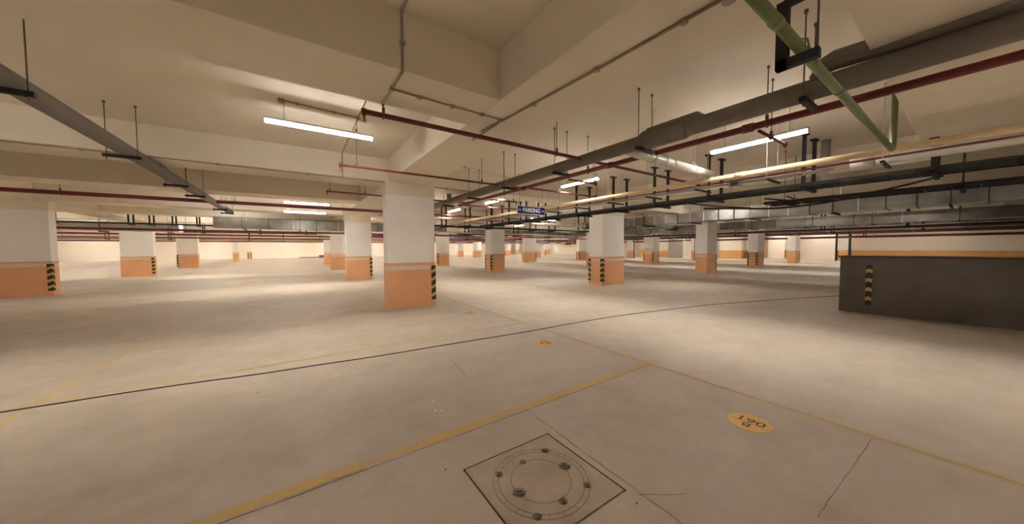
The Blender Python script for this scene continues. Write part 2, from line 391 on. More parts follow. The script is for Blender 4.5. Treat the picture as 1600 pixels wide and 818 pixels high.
lamp(6.05, 13.5, 3.3, 1, 'glowing tube light just right of the nearest pillar top').scale = (.9, 1, 1)
LG = 'tube lights added far down the garage'
LT = 'small glowing tube light added on the slab far down the garage'
def put(px, py, z, ay, lab):
    c = at(px, py, z=z); lamp(c.x, c.y, z, ay, lab)
put(1069, 315.5, 3.4, 1, 'small glowing light below the dark cable tray left of the shiny duct')
put(849, 342, 2.9, 0, 'glowing tube light below the right end of the parking sign')
lamp(.4, -3.3, 3.5, 0, 'unseen tube light added behind the camera')  # added fill lamp, brightens the front of the nearest pillar
lamp(6.4, -2.6, 3.3, 1, 'unseen tube light added behind the camera at the right')  # another unseen lamp added as fill for the foreground
lamp(-5.3, 1.9, 3.5, 1, 'tube light added left of the camera out of view')  # added out of view to lighten the deep ceiling recess
lamp(-4.4, 5.98, 3.5, 0, 'glowing tube light beyond the left border')
lamp(-5.0, 26.0, 3.05, 0, 'small glowing light over the black tray at the far left')
fl = thing('tube_light', LT, 'light', (0, 0, 0), LG)
lamp_parts(fl, False)
first = True
for x in (-23, -12.6, -2.4, 6.6, 16, 25.6, 35.9, 46.3, 54.4):  # slab lamps added densely, mostly behind beams, to brighten the far hall
    for y in (2.3, 6.4, 11, 15.5, 20.4, 25.2, 29.8, 34.4, 39.2, 44, 48.9, 53.6, 58.4, 62.6, 67.6, 70.3):
        if y < 14 and x < 12 or x == 6.6 and y < 20: continue
        if x == 54.4 and (5 < y < 9 or 16 < y < 25 or 33 < y < 42): continue
        if y > 69 and x > 46: continue
        nx = 2 if (y > 24 or x > 30) and x < 50 else 1
        for k in range(nx):
            xx = x + (0 if nx == 1 else (k-.5)*4.0)
            ok = all(not (a-.7 < xx < b+.7) for a, b in beams_x) and all(not (a-.7 < y < b+.7) for a, b in beams_y+[(12.46, 13.3), (21.9, 22.8), (31.5, 32.3), (41, 42), (51, 52)])
            if not ok: continue
            if first: fl.location = (xx, y, 3.762); first = False
            else: dup(fl, (xx, y, 3.762), (math.pi/2 if y < 60 and x > 3 else 0), LT, LG)
for x, y in ((-11, 14.5), (-14, 24)):
    lamp(x, y, 3.12, 0, 'glowing tube light hanging near the left edge' if x == -11 else 'smaller glowing tube light near the left edge, farther back')

# ------------------------------------------------------------------ pipes and their fittings
def rod(parent, x, y, z0, z1, r=.006, m='rod', name='hanger_rod', plate=True):
    b = MB().tube([(x, y, z0), (x, y, z1)], r, 6)
    if plate: b.tube([(x, y, z1-.03), (x, y, z1)], r*2.6, 8)
    return b.build(name, M[m], parent)
def clamp(parent, x, y, z, R, axis, m='rod'):
    b = MB(); n = 14; pts = []
    for i in range(n+1):
        a = -math.pi*.5 + 2*math.pi*i/n
        u, v = math.cos(a)*(R+.008), math.sin(a)*(R+.008)
        pts.append((x+(u if axis == 'y' else 0), y+(u if axis == 'x' else 0), z+v))
    b.tube(pts, .008, 6); b.box(x-.015, x+.015, y-.015, y+.015, z+R, z+R+.06)
    return b.build('clamp', M[m], parent)
def sprinkler(parent, x, y, z):
    eb = MB().tube([(x, y, z+.03), (x, y, z-.025)], .028, 10).tube([(x, y, z-.025), (x, y, z-.05)], .019, 10).build('elbow', M['red'], parent)
    b = MB().tube([(x, y, z-.05), (x, y, z-.075)], .016, 10).tube([(x-.012, y, z-.07), (x-.016, y, z-.11)], .004, 6).tube([(x+.012, y, z-.07), (x+.016, y, z-.11)], .004, 6)
    b.tube([(x, y, z-.075), (x, y, z-.105)], .007, 8).tube([(x, y, z-.11), (x, y, z-.116)], .024, 12)
    b.build('sprinkler_head', M['copper'], eb)
def top_z(x, y):
    for a, b in beams_x:
        if a < x < b: return BM
    for a, b in beams_y:
        if a < y < b: return BM
    if x < 2:
        for c, d in ((3.16, 4.02), (12.46, 13.3), (21.9, 22.8)):
            if c < y < d: return BM
    return SL
def branch(y, xa, xb, label, rods=(), z=3.1, r=.024, heads=(), m='red', name='sprinkler_pipe'):
    t = thing(name, label, 'pipe', (xa, y, z))
    MB().tube([(0, 0, 0), (xb-xa, 0, 0)], r, 12).build('pipe', M[m], t)
    for x in rods:
        rod(t, x-xa, 0, r, top_z(x, y)-z); clamp(t, x-xa, 0, 0, r, 'x')
    for x in heads: sprinkler(t, x-xa, 0, 0)
    return t
branch(3.96, .69, 4.93, 'thick dark red sprinkler branch running from the upper left down to the wrapped pipe', (.9, 3.6), heads=(.69,), r=.030)
branch(6.67, .74, 4.93, 'thin red sprinkler branch passing just above the nearest pillar top', (1.02, 3.7), heads=(.74,), r=.022)
branch(9.86, .77, 4.93, 'short dark sprinkler branch ending left of the nearest pillar, under the ceiling', (.83, 1.7), heads=(.77,), r=.022)
branch(3.96, 4.93, 8.3, 'red branch pipe running right from the main red pipe below the white pipe', (6.4,), r=.026)
branch(6.6, 4.93, 8.2, 'pink lit red branch pipe running right above the parking sign', (6.1, 7.6), r=.024)
branch(10.4, 4.93, 9.3, 'thin red branch leaving the left end of the main red pipe', (6.5,), r=.022)
# short branch across the upper right lamp and across its neighbours
branch(1.63, 4.93, 5.89, 'short sprinkler branch crossing the upper right lamp, brass head at its tip', (5.35,), z=3.03, heads=(5.89,), r=.020)
branch(5.04, 4.93, 5.8, 'short sprinkler branch crossing the middle lamp, brass head at its tip', (5.75,), z=3.03, heads=(5.8,), r=.020)
branch(8.4, 4.93, 5.9, 'short sprinkler branch crossing the lamp left of the parking sign', (5.8,), z=3.03, heads=(5.9,), r=.020)
branch(2.4, 8.9, 9.9, 'short red branch with a small head under the dark cable tray', (), z=2.65, heads=(9.9,), r=.018)
# main red pipe along the wrapped duct
t = thing('fire_main_pipe', 'thick red main pipe sloping beside the grey wrapped pipe to the upper right corner', 'pipe', (4.93, 0, 3.1))
MB().tube([(0, -5.5, 0), (0, 10.6, 0)], .043, 16).build('pipe', M['red'], t)
for y in (-1.5, 1.75, 3.96, 6.67, 9.86): MB().tube([(0, y-.06, 0), (0, y+.06, 0)], .056, 14).build('coupling', M['red'], t)
for y in (-2.5, 1.55, 4.5, 7.6, 10.2): rod(t, 0, y, .04, top_z(4.93, y)-3.1); clamp(t, 0, y, 0, .043, 'y')
# thick red pipe across the left
branch(14.1, -30, 3.4, 'thick dark red pipe crossing the left half behind the nearest pillar', (-12, -8.8, -5.2, -1.6, 1.2), z=3.12, r=.058, name='fire_main_pipe')
branch(14.1, 3.4, 9.5, 'dark red pipe right of the nearest pillar with a bright white pipe under it', (4.4, 7.2), z=3.12, r=.04, name='fire_main_pipe')
branch(14.5, 3.0, 8.6, 'bright white pipe crossing just right of the nearest pillar', (4.0, 6.4), z=3.02, r=.05, m='pvc', name='drain_pipe')

# grey wrapped round duct with trapeze hangers
def duct_y(x, z, ya, yb, r, label, traps, extra=None):
    t = thing('wrapped_pipe', label, 'pipe', (x, 0, z))
    MB().tube([(0, ya, 0), (0, yb, 0)], r, 20).build('pipe', M['duct'], t)
    for y in traps:
        h = top_z(x, y)-z
        MB().box(-.20, .20, y-.025, y+.025, -r-.05, -r-.002).build('trapeze_bar', M['black'], t)
        for s in (-1, 1): rod(t, s*.16, y, -r-.09, h, r=.0065)
    if extra: extra(t, r)
    return t
def bulges(t, r):
    MB().tube([(0, 2.15, .0), (0, 2.22, .01), (0, 2.78, .01), (0, 2.85, 0)], [r, r+.035, r+.035, r], 20).build('sleeve', M['duct'], t)
    MB().box(-.10, .10, 2.0, 2.72, .03, .15).build('box_collar', M['duct'], t, bevel=.03)
    MB().tube([(0, .97, .17), (0, .93, .185), (0, .82, .21), (0, .6, .20), (0, .1, .18), (0, -.6, .17)], [.03, .07, .088, .085, .09, .09], 16).build('branch_elbow', M['duct'], t)
    MB().tube([(0, .93, .18), (0, .97, .12), (0, .95, .08)], .035, 8).build('branch_neck', M['steel'], t)
    MB().box(-.75, -.15, 9.4, 9.52, .28, .36).box(-.23, -.11, 9.4, 9.52, .02, .36).build('branch_arm', M['duct'], t, bevel=.02)
    MB().tube([(-.45, 10.2, -.02), (-.45, 10.2, .2)], .07, 12).build('valve_stub', M['duct'], t)
duct_y(4.24, 3.09, -5.5, 12.2, .10, 'long grey wrapped pipe rising to the upper right on black trapeze bars', (-1.6, 1.0, 2.78, 4.55, 6.3, 8.1, 9.95, 11.7), bulges)
duct_y(-2.15, 3.12, 1.5, 17.6, .10, 'grey wrapped pipe on black trapeze bars at the upper left edge', (5.0, 7.5, 10.2, 11.9, 15.4, 16.8))

# white pipe crossing below it
t = thing('drain_pipe', 'fat grey-white pipe slanting right from under the wrapped pipe to the cream pipe', 'pipe', (4.5, 3.08, 3.03))
MB().tube([(-.25, 0, .02), (0, 0, 0), (2.45, 0, -.02)], .075, 18).build('pipe', M['pvc'], t)
for x in (.75, 1.0): MB().tube([(x-.012, 0, 0), (x+.012, 0, 0)], .081, 18).build('coupling', M['pvc'], t)
for x in (.42, 1.72):
    clamp(t, x, 0, 0, .076, 'x', 'rodz'); rod(t, x, 0, .07, SL-3.03, m='rodz', r=.005)
MB().tube([(.95, .02, .05), (1.02, .1, .14), (1.12, .25, .2), (1.15, .5, .2)], .045, 12).build('branch_pipe', M['pvc'], t)

# cream, pink and grey pipes sharing trapeze hangers
YB = [-3.2, -2, -.8, .8, 2.12, 3.3, 4.4, 5.5, 6.7, 7.9, 9.1, 10.4, 11.8, 13.2, 14.6]
t = thing('cream_pipe', 'long cream pipe sloping from the right border toward the nearest pillar', 'pipe', (6.9, 0, 2.90))
MB().tube([(0, -5.5, 0), (0, 21.2, 0)], .047, 18).build('pipe', M['cream'], t)
for y in (2.55, 8.2, 14.1): MB().tube([(0, y-.09, 0), (0, y+.09, 0)], .054, 18).build('coupling', M['cream'], t)
for y in YB:
    MB().box(-.13, .52, y-.02, y+.02, -.185, -.155).build('trapeze_bar', M['black'], t)
    for x in (-.11, .40): rod(t, x, y, -.2, SL-2.90 if top_z(6.9, y) == SL else BM-2.90, m='rodz', r=.006)
t = thing('water_pipe', 'thin pinkish red pipe running right under the cream pipe', 'pipe', (7.0, 0, 2.828))
MB().tube([(0, -5.5, 0), (0, 19, 0)], .016, 12).build('pipe', M['pink'], t)
t = thing('drain_pipe', 'grey-white pipe with a flanged joint beside the thin pinkish pipe', 'pipe', (7.15, 0, 2.79))
MB().tube([(0, 1.72, 0), (0, 16, 0)], .036, 16).build('pipe', M['pvc'], t)
MB().tube([(0, 1.35, 0), (0, 1.72, 0)], [.015, .036], 16).build('end_cap', M['pvc'], t)
for y in (2.64, 2.82): MB().tube([(0, y-.025, 0), (0, y+.02, 0)], .066, 18).build('flange', M['pvc'], t)
MB().tube([(0, 2.66, 0), (0, 2.80, 0)], .05, 14).build('joint_body', M['steel'], t)
t = thing('drain_pipe', 'fat grey-white pipe end beside the cream pipe near the right border', 'pipe', (7.35, 0, 2.86))
MB().tube([(0, -5.5, 0), (0, 1.15, 0)], .07, 16).build('pipe', M['pvc'], t)
MB().tube([(0, .95, 0), (0, 1.2, 0)], .085, 16).build('coupling', M['pvc'], t)
t = thing('drain_pipe', 'vertical grey-white drop pipe beside the black tray hangers at the right', 'pipe', (9.33, 1.9, 2.86))
MB().tube([(0, 0, 0), (0, 0, .94)], .06, 16).build('pipe', M['pvc'], t)
MB().tube([(0, 0, .55), (0, 0, .94)], .078, 16).build('sleeve', M['sleeve'], t)
MB().tube([(0, 0, .5), (0, 0, .58)], .078, 16).build('coupling', M['pvc'], t)
MB().tube([(0, 0, .02), (0, .02, -.04), (0, .1, -.06), (0, .6, -.065)], .055, 14).build('elbow_pipe', M['pvc'], t)

# black cable trays on black T hangers
def tray(axis, c0, c1, a, b, z, label, hangers, top=None, dens=.3, rails=.05, thin=False):
    t = thing('cable_tray', label, 'cable tray', (0, 0, z))
    def bx(u0, u1, v0, v1, w0, w1, bld): # u across, v along
        if axis == 'y': bld.box(u0, u1, v0, v1, w0, w1)
        else: bld.box(v0, v1, u0, u1, w0, w1)
        return bld
    bx(c0, c0+.02, a, b, 0, rails, MB()).build('side_rail', M['tray'], t); bx(c1-.02, c1, a, b, 0, rails, MB()).build('side_rail', M['tray'], t)
    r = MB(); v = a+.1
    while v < b: bx(c0, c1, v, v+.03, .0, .02, r); v += dens
    bx((c0+c1)/2-.01, (c0+c1)/2+.01, a, b, .0, .012, r)
    r.build('rungs', M['tray'], t)
    k = MB(); n = max(2, int((c1-c0)/.16))
    for i in range(n):
        u = c0+.05+(c1-c0-.1)*i/max(1, n-1); rr = random.choice((.014, .02, .026)); pts = []
        for j in range(13):
            v = a+(b-a)*j/12; du = random.uniform(-.012, .012)
            pts.append((u+du, v, .022+rr) if axis == 'y' else (v, u+du, .022+rr))
        k.tube(pts, rr, 6)
    tag(k.build('cable_bundle', M['cable'], t), kind='stuff')
    for h in hangers:
        for u in (c0-.02, c1-.02):
            tz = (top_z(u, h) if axis == 'y' else top_z(h, u))-z
            hb = MB(); bx(u-(.006 if thin else .02), u+(.006 if thin else .03), h-(.006 if thin else .03), h+(.006 if thin else .03), -.04, tz, hb); thin or bx(u-.11, u+.11, h-.05, h+.05, tz-.03, tz, hb); hb.build('hanger', M['black'], t)
        bx(c0-.04, c1+.12, h-.03, h+.03, -.06, -.005, MB()).build('support_arm', M['black'], t)
    return t
tray('y', 8.42, 9.1, -5.5, 15.5, 2.76, 'long black cable tray below the cream pipe on T shaped hangers', (-2.6, -1.1, .45, 2.02, 3.78, 5.2, 6.6, 8.2, 9.9, 11.2, 12.55, 14.2))
tray('y', 9.5, 10.2, -5.5, 3.0, 2.60, 'second dark cable tray with loose loops, nearer the right pillars', (-4.0, -2.0, 0.2, 2.6), thin=True)
tray('x', 15.8, 16.4, 5.6, 20, 2.72, 'black cable tray crossing in front of the grey pillar under the sign', (6.6, 8.0, 9.4, 12.6, 14.2, 17))
tray('x', 23.3, 23.9, -26, -3.6, 2.85, 'black cable tray with close hangers at the far left', (-16, -13, -10.5, -9, -6.6, -5.9, -5.1, -4.2))
tray('x', 29.2, 29.8, -6, 1.5, 2.72, 'small dark cable tray hanging beyond the left shiny duct', (-5, -2, .8))
tray('x', 20.4, 21.0, 9.6, 15.0, 2.55, 'dark cable tray right behind the grey pillar under the sign', (10.2, 13, 14.5), dens=.5)
tray('x', 30.1, 30.7, 8, 26.8, 2.5, 'long distant dark cable tray crossing the middle of the garage', (9, 12.8, 15, 18, 23, 26), dens=1)
tray('x', 44.3, 45.0, -28, 22, 2.6, 'very distant dark cable tray before the pale back wall', (-24, -20, -14, -10, -4, -1, 6, 14, 18), dens=2)
tray('y', 24.3, 25.0, -5.5, 19, 2.52, 'dark cable tray beneath the second right air duct', (-2, 2, 5, 11, 15), dens=.6)
tray('y', 31.8, 32.5, -5.5, 29, 2.56, 'dark cable tray over the fourth pillar of the nearest cross row', (-2, 2, 6, 12, 16, 22, 26), dens=1)
tray('y', 43, 44, -5.5, 40, 2.5, 'farthest dark cable tray in front of the white walls at the right', (-2, 6, 14, 22, 30), dens=1.5)
# sagging cables off the tray
def cable(pts, r, label, name='cable', m='cable'):
    P = [Vector(p) for p in pts]; out = []
    for i in range(len(P)-1):
        p0, p1, p2, p3 = P[max(i-1, 0)], P[i], P[i+1], P[min(i+2, len(P)-1)]
        for k in range(6):
            s = k/6
            out.append(0.5*((2*p1)+(p2-p0)*s+(2*p0-5*p1+4*p2-p3)*s*s+(3*p1-p0-3*p2+p3)*s**3))
    out.append(P[-1])
    return tag(MB().tube(out, r, 8).build(name, M[m]), label, 'cable')
cable([(9.3, 4.3, 2.62), (9.4, 3.6, 2.55), (9.7, 2.9, 2.5), (10.1, 2.3, 2.55), (10.2, 1.7, 2.62)], .022, 'black cable loop sagging below the dark tray at the right')
cable([(9.2, 2.9, 2.7), (9.6, 2.3, 2.6), (9.7, 1.6, 2.62), (9.6, 1.0, 2.68), (9.5, .4, 2.8)], .02, 'black cable curving up over the dark tray near the right border')
cable([(8.6, 4.4, 2.72), (9.0, 3.8, 2.6), (9.6, 3.5, 2.58), (10.1, 3.5, 2.61)], .016, 'thin black cable slung between the two dark trays')

# big green pipe overhead on its black bracket
t = thing('green_pipe', 'thick green pipe crossing the upper right corner close overhead', 'pipe', (0, .678, 2.80))
MB().tube([(-3.5, 0, 0), (6.35, 0, 0), (6.47, 0, .03), (6.5, 0, .12), (6.5, 0, 1.0)], .031, 20).build('pipe', M['green'], t)
for x in (2.25, 3.65, 5.6): MB().tube([(x-.035, 0, 0), (x+.03, 0, 0)], .0345, 20).build('coupling', M['green'], t)
bx = 2.62
MB().box(bx-.025, bx+.025, .045, .105, -.115, .27).box(bx-.025, bx+.025, -.105, .105, -.115, -.06).box(bx-.025, bx+.025, -.03, .105, .27, .30).build('bracket', M['black'], t)
MB().tube([(bx, -.06, -.06), (bx, -.045, .02), (bx, 0, .042), (bx, .04, .02), (bx, .042, -.06)], .005, 8).build('pipe_strap', M['steel'], t)
rod(t, bx, .07, .28, SL-2.80, r=.006); rod(t, bx+.01, -.09, -.14, SL-2.80, r=.006)

# conduits clipped to slab and beams
def conduit(pts, label, r=.011, clips=()):
    t = thing('conduit', label, 'conduit', pts[0]); o = Vector(pts[0])
    MB().tube([Vector(p)-o for p in pts], r, 8).build('conduit_pipe', M['conduit'], t)
    for c in clips:
        c = Vector(c)-o; MB().box(c.x-.022, c.x+.022, c.y-.022, c.y+.022, c.z-.02, c.z+.014).build('saddle', M['conduit'], t)
    return t
def junction(x, y, z, label):
    b = MB().tube([(x, y, z), (x, y, z-.05)], .045, 14); return tag(b.build('junction_box', M['conduit']), label, 'junction box')
zc, zs = BM-.012, SL-.012
conduit([(.9, 1.0, zs), (.9, 3.15, zs), (.9, 3.15, zc), (.9, 4.03, zc)], 'conduit dropping from the deep ceiling recess and over its front edge, above the nearest pillar', .013, ((.9, 2.2, zs), (.9, 3.14, 3.5), (.9, 3.55, zc)))
conduit([(.93, 3.56, zc), (2.3, 3.60, zc), (2.27, 4.1, zc)], 'conduit on the beam just in front of the deep ceiling recess', .011, ((1.2, 3.57, zc), (1.6, 3.58, zc), (2.0, 3.59, zc), (2.28, 3.61, zc)))
conduit([(2.46, .95, zc), (2.42, 2.0, zc), (2.32, 3.7, zc), (2.34, 4.5, zc), (3.3, 4.5, zc-.0)][:4], 'long conduit along the beam right of the deep ceiling recess', .013, ((2.45, 1.3, zc), (2.41, 2.1, zc), (2.37, 3.0, zc)))
conduit([(2.46, .95, zc), (2.1, .6, zc), (2.0, -.3, zc)], 'short conduit leaving the round box at the top toward the left', .013)
junction(2.46, 1.0, BM, 'round junction box at the top of the long beam conduit')
conduit([(-.1, 5.97, zs), (1.0, 6.06, zs)], 'conduit on the slab above the biggest tube light', .012, ((.1, 5.99, zs), (.6, 6.03, zs)))
junction(-.1, 5.97, SL, 'round junction box above the left end of the biggest tube light')
conduit([(.95, 4.3, zs), (.98, 8.43, zs), (.98, 8.43, zc), (1.0, 8.6, zc)], 'conduit running down the recess toward the nearest pillar', .012, ((.96, 5.2, zs), (.97, 6.06, zs), (.98, 8.42, 3.5)))
conduit([(-6.9, 8.52, zc), (3.0, 8.52, zc), (4.9, 8.52, zc)], 'thin conduit along the beam edge left of the nearest pillar', .010, tuple((x, 8.52, zc) for x in (-5, -2.9, -1.2, .3, 1.5, 2.6, 3.6)))
conduit([(6.3, -4, zs), (6.3, 8.4, zs)], 'pale conduit on the slab right of the wrapped pipe', .012)
conduit([(6.52, -4, zs), (6.52, 8.4, zs)], 'second pale conduit on the slab above the right tube lights', .012, tuple((6.52, y, zs) for y in (1.2, 4, 7)))
junction(3.9, 8.0, SL, 'small junction box on the slab above the left part of the wrapped pipe')

# ------------------------------------------------------------------ galvanised ducts
def galv(axis, c0, c1, a, b, z0, z1, label, step=1.2, hang=2.4, m='galv'):
    t = thing('air_duct', label, 'duct', (0, 0, 0))
    def bx(u0, u1, v0, v1, w0, w1, bld):
        if axis == 'y': bld.box(u0, u1, v0, v1, w0, w1)
        else: bld.box(v0, v1, u0, u1, w0, w1)
        return bld
    bx(c0, c1, a, b, z0, z1, MB()).build('duct_body', M[m], t)
    v = a+step
    while v < b-.1:
        fl = MB(); e = .025
        bx(c0-e, c0, v-.015, v+.015, z0-e, z1+e, fl); bx(c1, c1+e, v-.015, v+.015, z0-e, z1+e, fl); bx(c0, c1, v-.015, v+.015, z0-e, z0, fl); bx(c0, c1, v-.015, v+.015, z1, z1+e, fl)
        fl.build('flange', M['galvd'] if random.random() < .6 else M['galvb'], t); v += step
    v = a+hang*.5
    while v < b:
        bx(c0-.12, c1+.12, v-.025, v+.025, z0-.07, z0-.026, MB()).build('trapeze_bar', M['black'], t)
        for u in (c0-.09, c1+.09):
            x, y = (u, v) if axis == 'y' else (v, u)
            rod(t, x, y, z0-.07, top_z(x, y), r=.008)
        v += hang
    return t
galv('y', 15.4, 16.3, -5.5, 14.5, 2.76, 3.19, 'long shiny metal air duct below the ceiling between the big right pillars', 0.6)
galv('y', 22.6, 23.4, -5.5, 26, 2.66, 3.12, 'second shiny metal air duct farther right behind the first', 1.5)
galv('x', 12.2, 12.8, 16.4, 22.5, 2.85, 3.2, 'metal duct branch running right from behind the first long duct', 1.5)
galv('x', 21.5, 22.3, -3.3, 9.0, 2.66, 3.2, 'shiny metal air duct at the left beneath the two smaller tube lights', 1.1)
galv('x', 24.8, 25.6, -26, -5.2, 2.55, 2.95, 'whitish insulated duct at the far left border', 1.5, m='pvc')
galv('x', 31.5, 32.4, 8.5, 21, 2.62, 3.15, 'shiny metal air duct right of the nearest pillar in the distance', 1.1)
galv('x', 23.2, 23.9, 11.9, 22.3, 2.72, 3.15, 'short metal air duct behind the parking sign, under the beam', 1.3)
galv('x', 40, 41, 12, 40, 2.5, 3.1, 'distant long metal air duct before the back wall', 2.2)
galv('y', 33.0, 34.0, -5.5, 34, 2.6, 3.15, 'far metal air duct beyond the fourth pillar of the nearest row', 2)

# ------------------------------------------------------------------ distant service pipes
def run(axis, c, a, b, z, r, m, label, name='service_pipe', hang=3.0):
    t = thing(name, label, 'pipe', (0, 0, z))
    e = lambda v: (c, v, 0) if axis == 'y' else (v, c, 0)
    MB().tube([e(a), e(b)], r, 12).build('pipe', M[m], t)
    v = a+hang*.4
    while v < b:
        x, y = e(v)[:2]; rod(t, x, y, r, top_z(x, y)-z, r=.008); clamp(t, x, y, 0, r, 'x' if axis == 'x' else 'y'); v += hang
    return t
run('x', 24.2, -30, 9, 2.62, .055, 'red', 'dark red pipe just under the left shiny duct')
run('x', 33.0, -30, 8, 2.68, .07, 'red', 'distant dark red pipe above the pale back wall at the left', hang=5)
run('x', 35.2, -30, 26, 2.52, .06, 'red', 'distant dark red pipe, lowest of those crossing before the pale back wall', hang=5)
run('x', 50, -30, 56, 2.55, .08, 'red', 'very distant dark red pipe crossing the whole garage', hang=7)
run('x', 52, -30, 56, 2.8, .08, 'cream', 'very distant cream pipe crossing the whole garage', hang=7)
run('x', 36.0, 4, 34, 2.9, .09, 'red', 'distant thick dark red pipe right of the grey pillar under the sign', hang=5)
run('x', 19.9, 6, 22.4, 2.62, .05, 'pvc', 'bright white pipe passing behind and below the parking sign', hang=3)
run('x', 12.0, 9.35, 13, 2.74, .055, 'pvc', 'bright white pipe crossing just below the parking sign', hang=2)
run('x', 26.1, 8, 27, 2.7, .075, 'red', 'dark red pipe in the distance beyond the parking sign', hang=5)
run('y', 27.4, -5.5, 40, 2.62, .07, 'red', 'dark red pipe running below the second right air duct', hang=4)
run('y', 28.1, -5.5, 40, 2.72, .06, 'pvc', 'glossy white pipe below the second right air duct', hang=4)
run('y', 36.6, -5.5, 40, 2.66, .09, 'red', 'far dark red pipe high before the white walls at the right', hang=6)
run('y', 37.6, -5.5, 40, 2.82, .09, 'red', 'another far dark red pipe just beside it, slightly higher', hang=6)
run('y', 38.6, -5.5, 40, 2.7, .07, 'pvc', 'far white pipe between the red pipes at the right', hang=6)
run('y', 46.5, -5.5, 48, 2.55, .11, 'red', 'farthest dark red pipe crossing above the white walls at the right', hang=8)
def riser(px, x, label, m='red', r=.09, z0=0):
    p_ = at(px, x=x); return tag(MB().tube([(x, p_.y, z0), (x, p_.y, 3.2)], r, 10).build('riser_pipe', M[m]), label, 'pipe')
riser(1306.5, 49.6, 'dark vertical pipe left of the brightly lit ochre based pillar', 'black', z0=0)
riser(1327.5, 49.6, 'dark vertical pipe right of the brightly lit ochre based pillar', 'black', r=.12, z0=0)
riser(990.5, 41.4, 'dark red riser on the distant shaded pillar', 'red', .07)
riser(1085, 40.5, 'dark red riser left of the thin piped orange based pillar', 'red', .04)
# boxes hanging before the dark back bay
for px0, px1, py0, py1, lab in ((877, 882, 374, 379, 'dark square fan box high before the far back bay'), (883, 887, 377, 382, 'smaller dark box hanging right of the square fan box'), (896, 904, 374, 380, 'round dark fan box right of the distant cream pillar')):
    a_ = at(px0, py0, x=55.9); b_ = at(px1, py1, x=55.9)
    tag(MB().box(55.9, 57, b_.y, a_.y, b_.z, a_.z, M['rawwall']).box(55.86, 55.9, b_.y+.08, a_.y-.08, b_.z+.08, a_.z-.08, M['black']).build('fan_box', M['black'], bevel=.03), lab, 'fan')

# ------------------------------------------------------------------ parking sign
sx0, sx1, sy, sz0, sz1 = 5.6, 6.70, 7.93, 2.60, 2.86
t = thing('parking_sign', 'blue hanging sign reading PARKING between two arrows', 'sign', ((sx0+sx1)/2, sy, (sz0+sz1)/2))
hw, hh = (sx1-sx0)/2, (sz1-sz0)/2
MB().box(-hw, hw, -.012, .012, -hh, hh).build('frame', M['signwhite'], t, bevel=.003)
MB().box(-hw+.022, hw-.022, -.016, -.012, -hh+.018, hh-.018).build('panel', M['blue'], t)
me = text_mesh('PARKING', .175, .001, .004); me.materials.append(M['signwhite'])
o = bpy.data.objects.new('lettering', me); C.objects.link(o); o.parent = t; o.location = (0, -.0175, 0); o.rotation_euler = (math.pi/2, 0, 0); o.scale = (.93, 1, 1)
for s in (-1, 1):
    b = MB(); c = s*(hw-.11)
    b.box(min(c-s*.06, c+s*.03), max(c-s*.06, c+s*.03), -.0185, -.0165, -.009, .009)
    v = [b.bm.verts.new(p_) for p_ in ((c+s*.065, -.018, 0), (c+s*.015, -.018, .035), (c+s*.015, -.018, -.035))]; b.bm.faces.new(v)
    b.build('arrow', M['signwhite'], t)
for x in (-hw+.1, hw-.1): rod(t, x, 0, hh, SL-(sz0+sz1)/2, r=.005)
c = at(592, 366, y=44); t = thing('parking_sign', 'tiny dark blue sign seen between the two left pillars', 'sign', (c.x, 44, c.z))
MB().box(-.75, .75, -.02, .02, -.16, .16).build('panel', M['blue'], t); rod(t, -.6, 0, .16, 3.8-c.z, r=.01); rod(t, .6, 0, .16, 3.8-c.z, r=.01)
c = at(803, 370, y=44); t = thing('parking_sign', 'tiny dark blue sign in the distance right of the grey pillar', 'sign', (c.x, 44, c.z))
MB().box(-.65, .65, -.02, .02, -.16, .16).build('panel', M['blue'], t); rod(t, -.5, 0, .16, 3.8-c.z, r=.01); rod(t, .5, 0, .16, 3.8-c.z, r=.01)
# pale spotlight on the back wall and dark bundle of bars lying below
# ------------------------------------------------------------------ floor markings
def line(pts, wd, label, m='line', z=.002):
    return tag(strip(pts, wd, M[m], 'parking_line', None, z), label, 'floor marking')
line(wob((-1.2, 2.44), (3.84, 2.47), 20, .004), .09, 'nearest yellow bay line, sweeping from the lower left to the long line')
line(wob((-9, 5.33), (3.9, 5.35), 24, .004), .08, 'second yellow bay line, just above the black cable at the left', 'linef')
line(wob((-14, 8.46), (1.9, 8.46), 24, .004), .08, 'yellow bay line reaching the foot of the nearest pillar', 'linef')
line(wob((3.84, -3), (4.01, 17), 30, .004), .09, 'long faded yellow line crossing from the right border toward the distance', 'linef', .0015)
line(wob((-2.3, 2), (-1.5, 30), 40, .006), .09, 'faded line slanting across the floor at the left', 'linef', .0015)
line(wob((-14, 13.6), (1.9, 13.6), 24, .004), .07, 'faint bay line behind the nearest pillar at the left', 'linef')
line(wob((8.2, 17), (8.2, 5.5), 10, .006), .07, 'pale yellow line on the open floor in the middle', 'linef')
def disc(x, y, r, label, num, m='spot'):
    t = thing('number_disc', label, 'floor marking', (x, y, .002))
    MB().tube([(0, 0, 0), (0, 0, .0015)], r, 48).build('disc', M[m], t)
    for s_, yy, sz in (('B', .105, .155), (num, -.055, .185)):
        me = text_mesh(s_, sz*r/.25, 0, .001); me.materials.append(M['ink']); o = bpy.data.objects.new('lettering', me); C.objects.link(o); o.parent = t
        o.location = (-yy*r/.25, 0, .0025); o.rotation_euler = (0, 0, math.pi/2); o.scale = (1.2, 1, 1)
    MB().box(-.0018-.03*r/.25, .0018-.03*r/.25, -r*.72, r*.72, .0015, .0022).build('divider', M['ink'], t)
    return t
disc(3.29, 1.10, .165, 'bright yellow disc marked B 061 on the floor at the lower right', '061')
disc(3.37, 3.98, .165, 'yellow numbered disc on the floor below the black cable', '062')
disc(3.47, 6.93, .165, 'pale worn numbered disc on the floor right of the nearest pillar', '063', 'spotp')

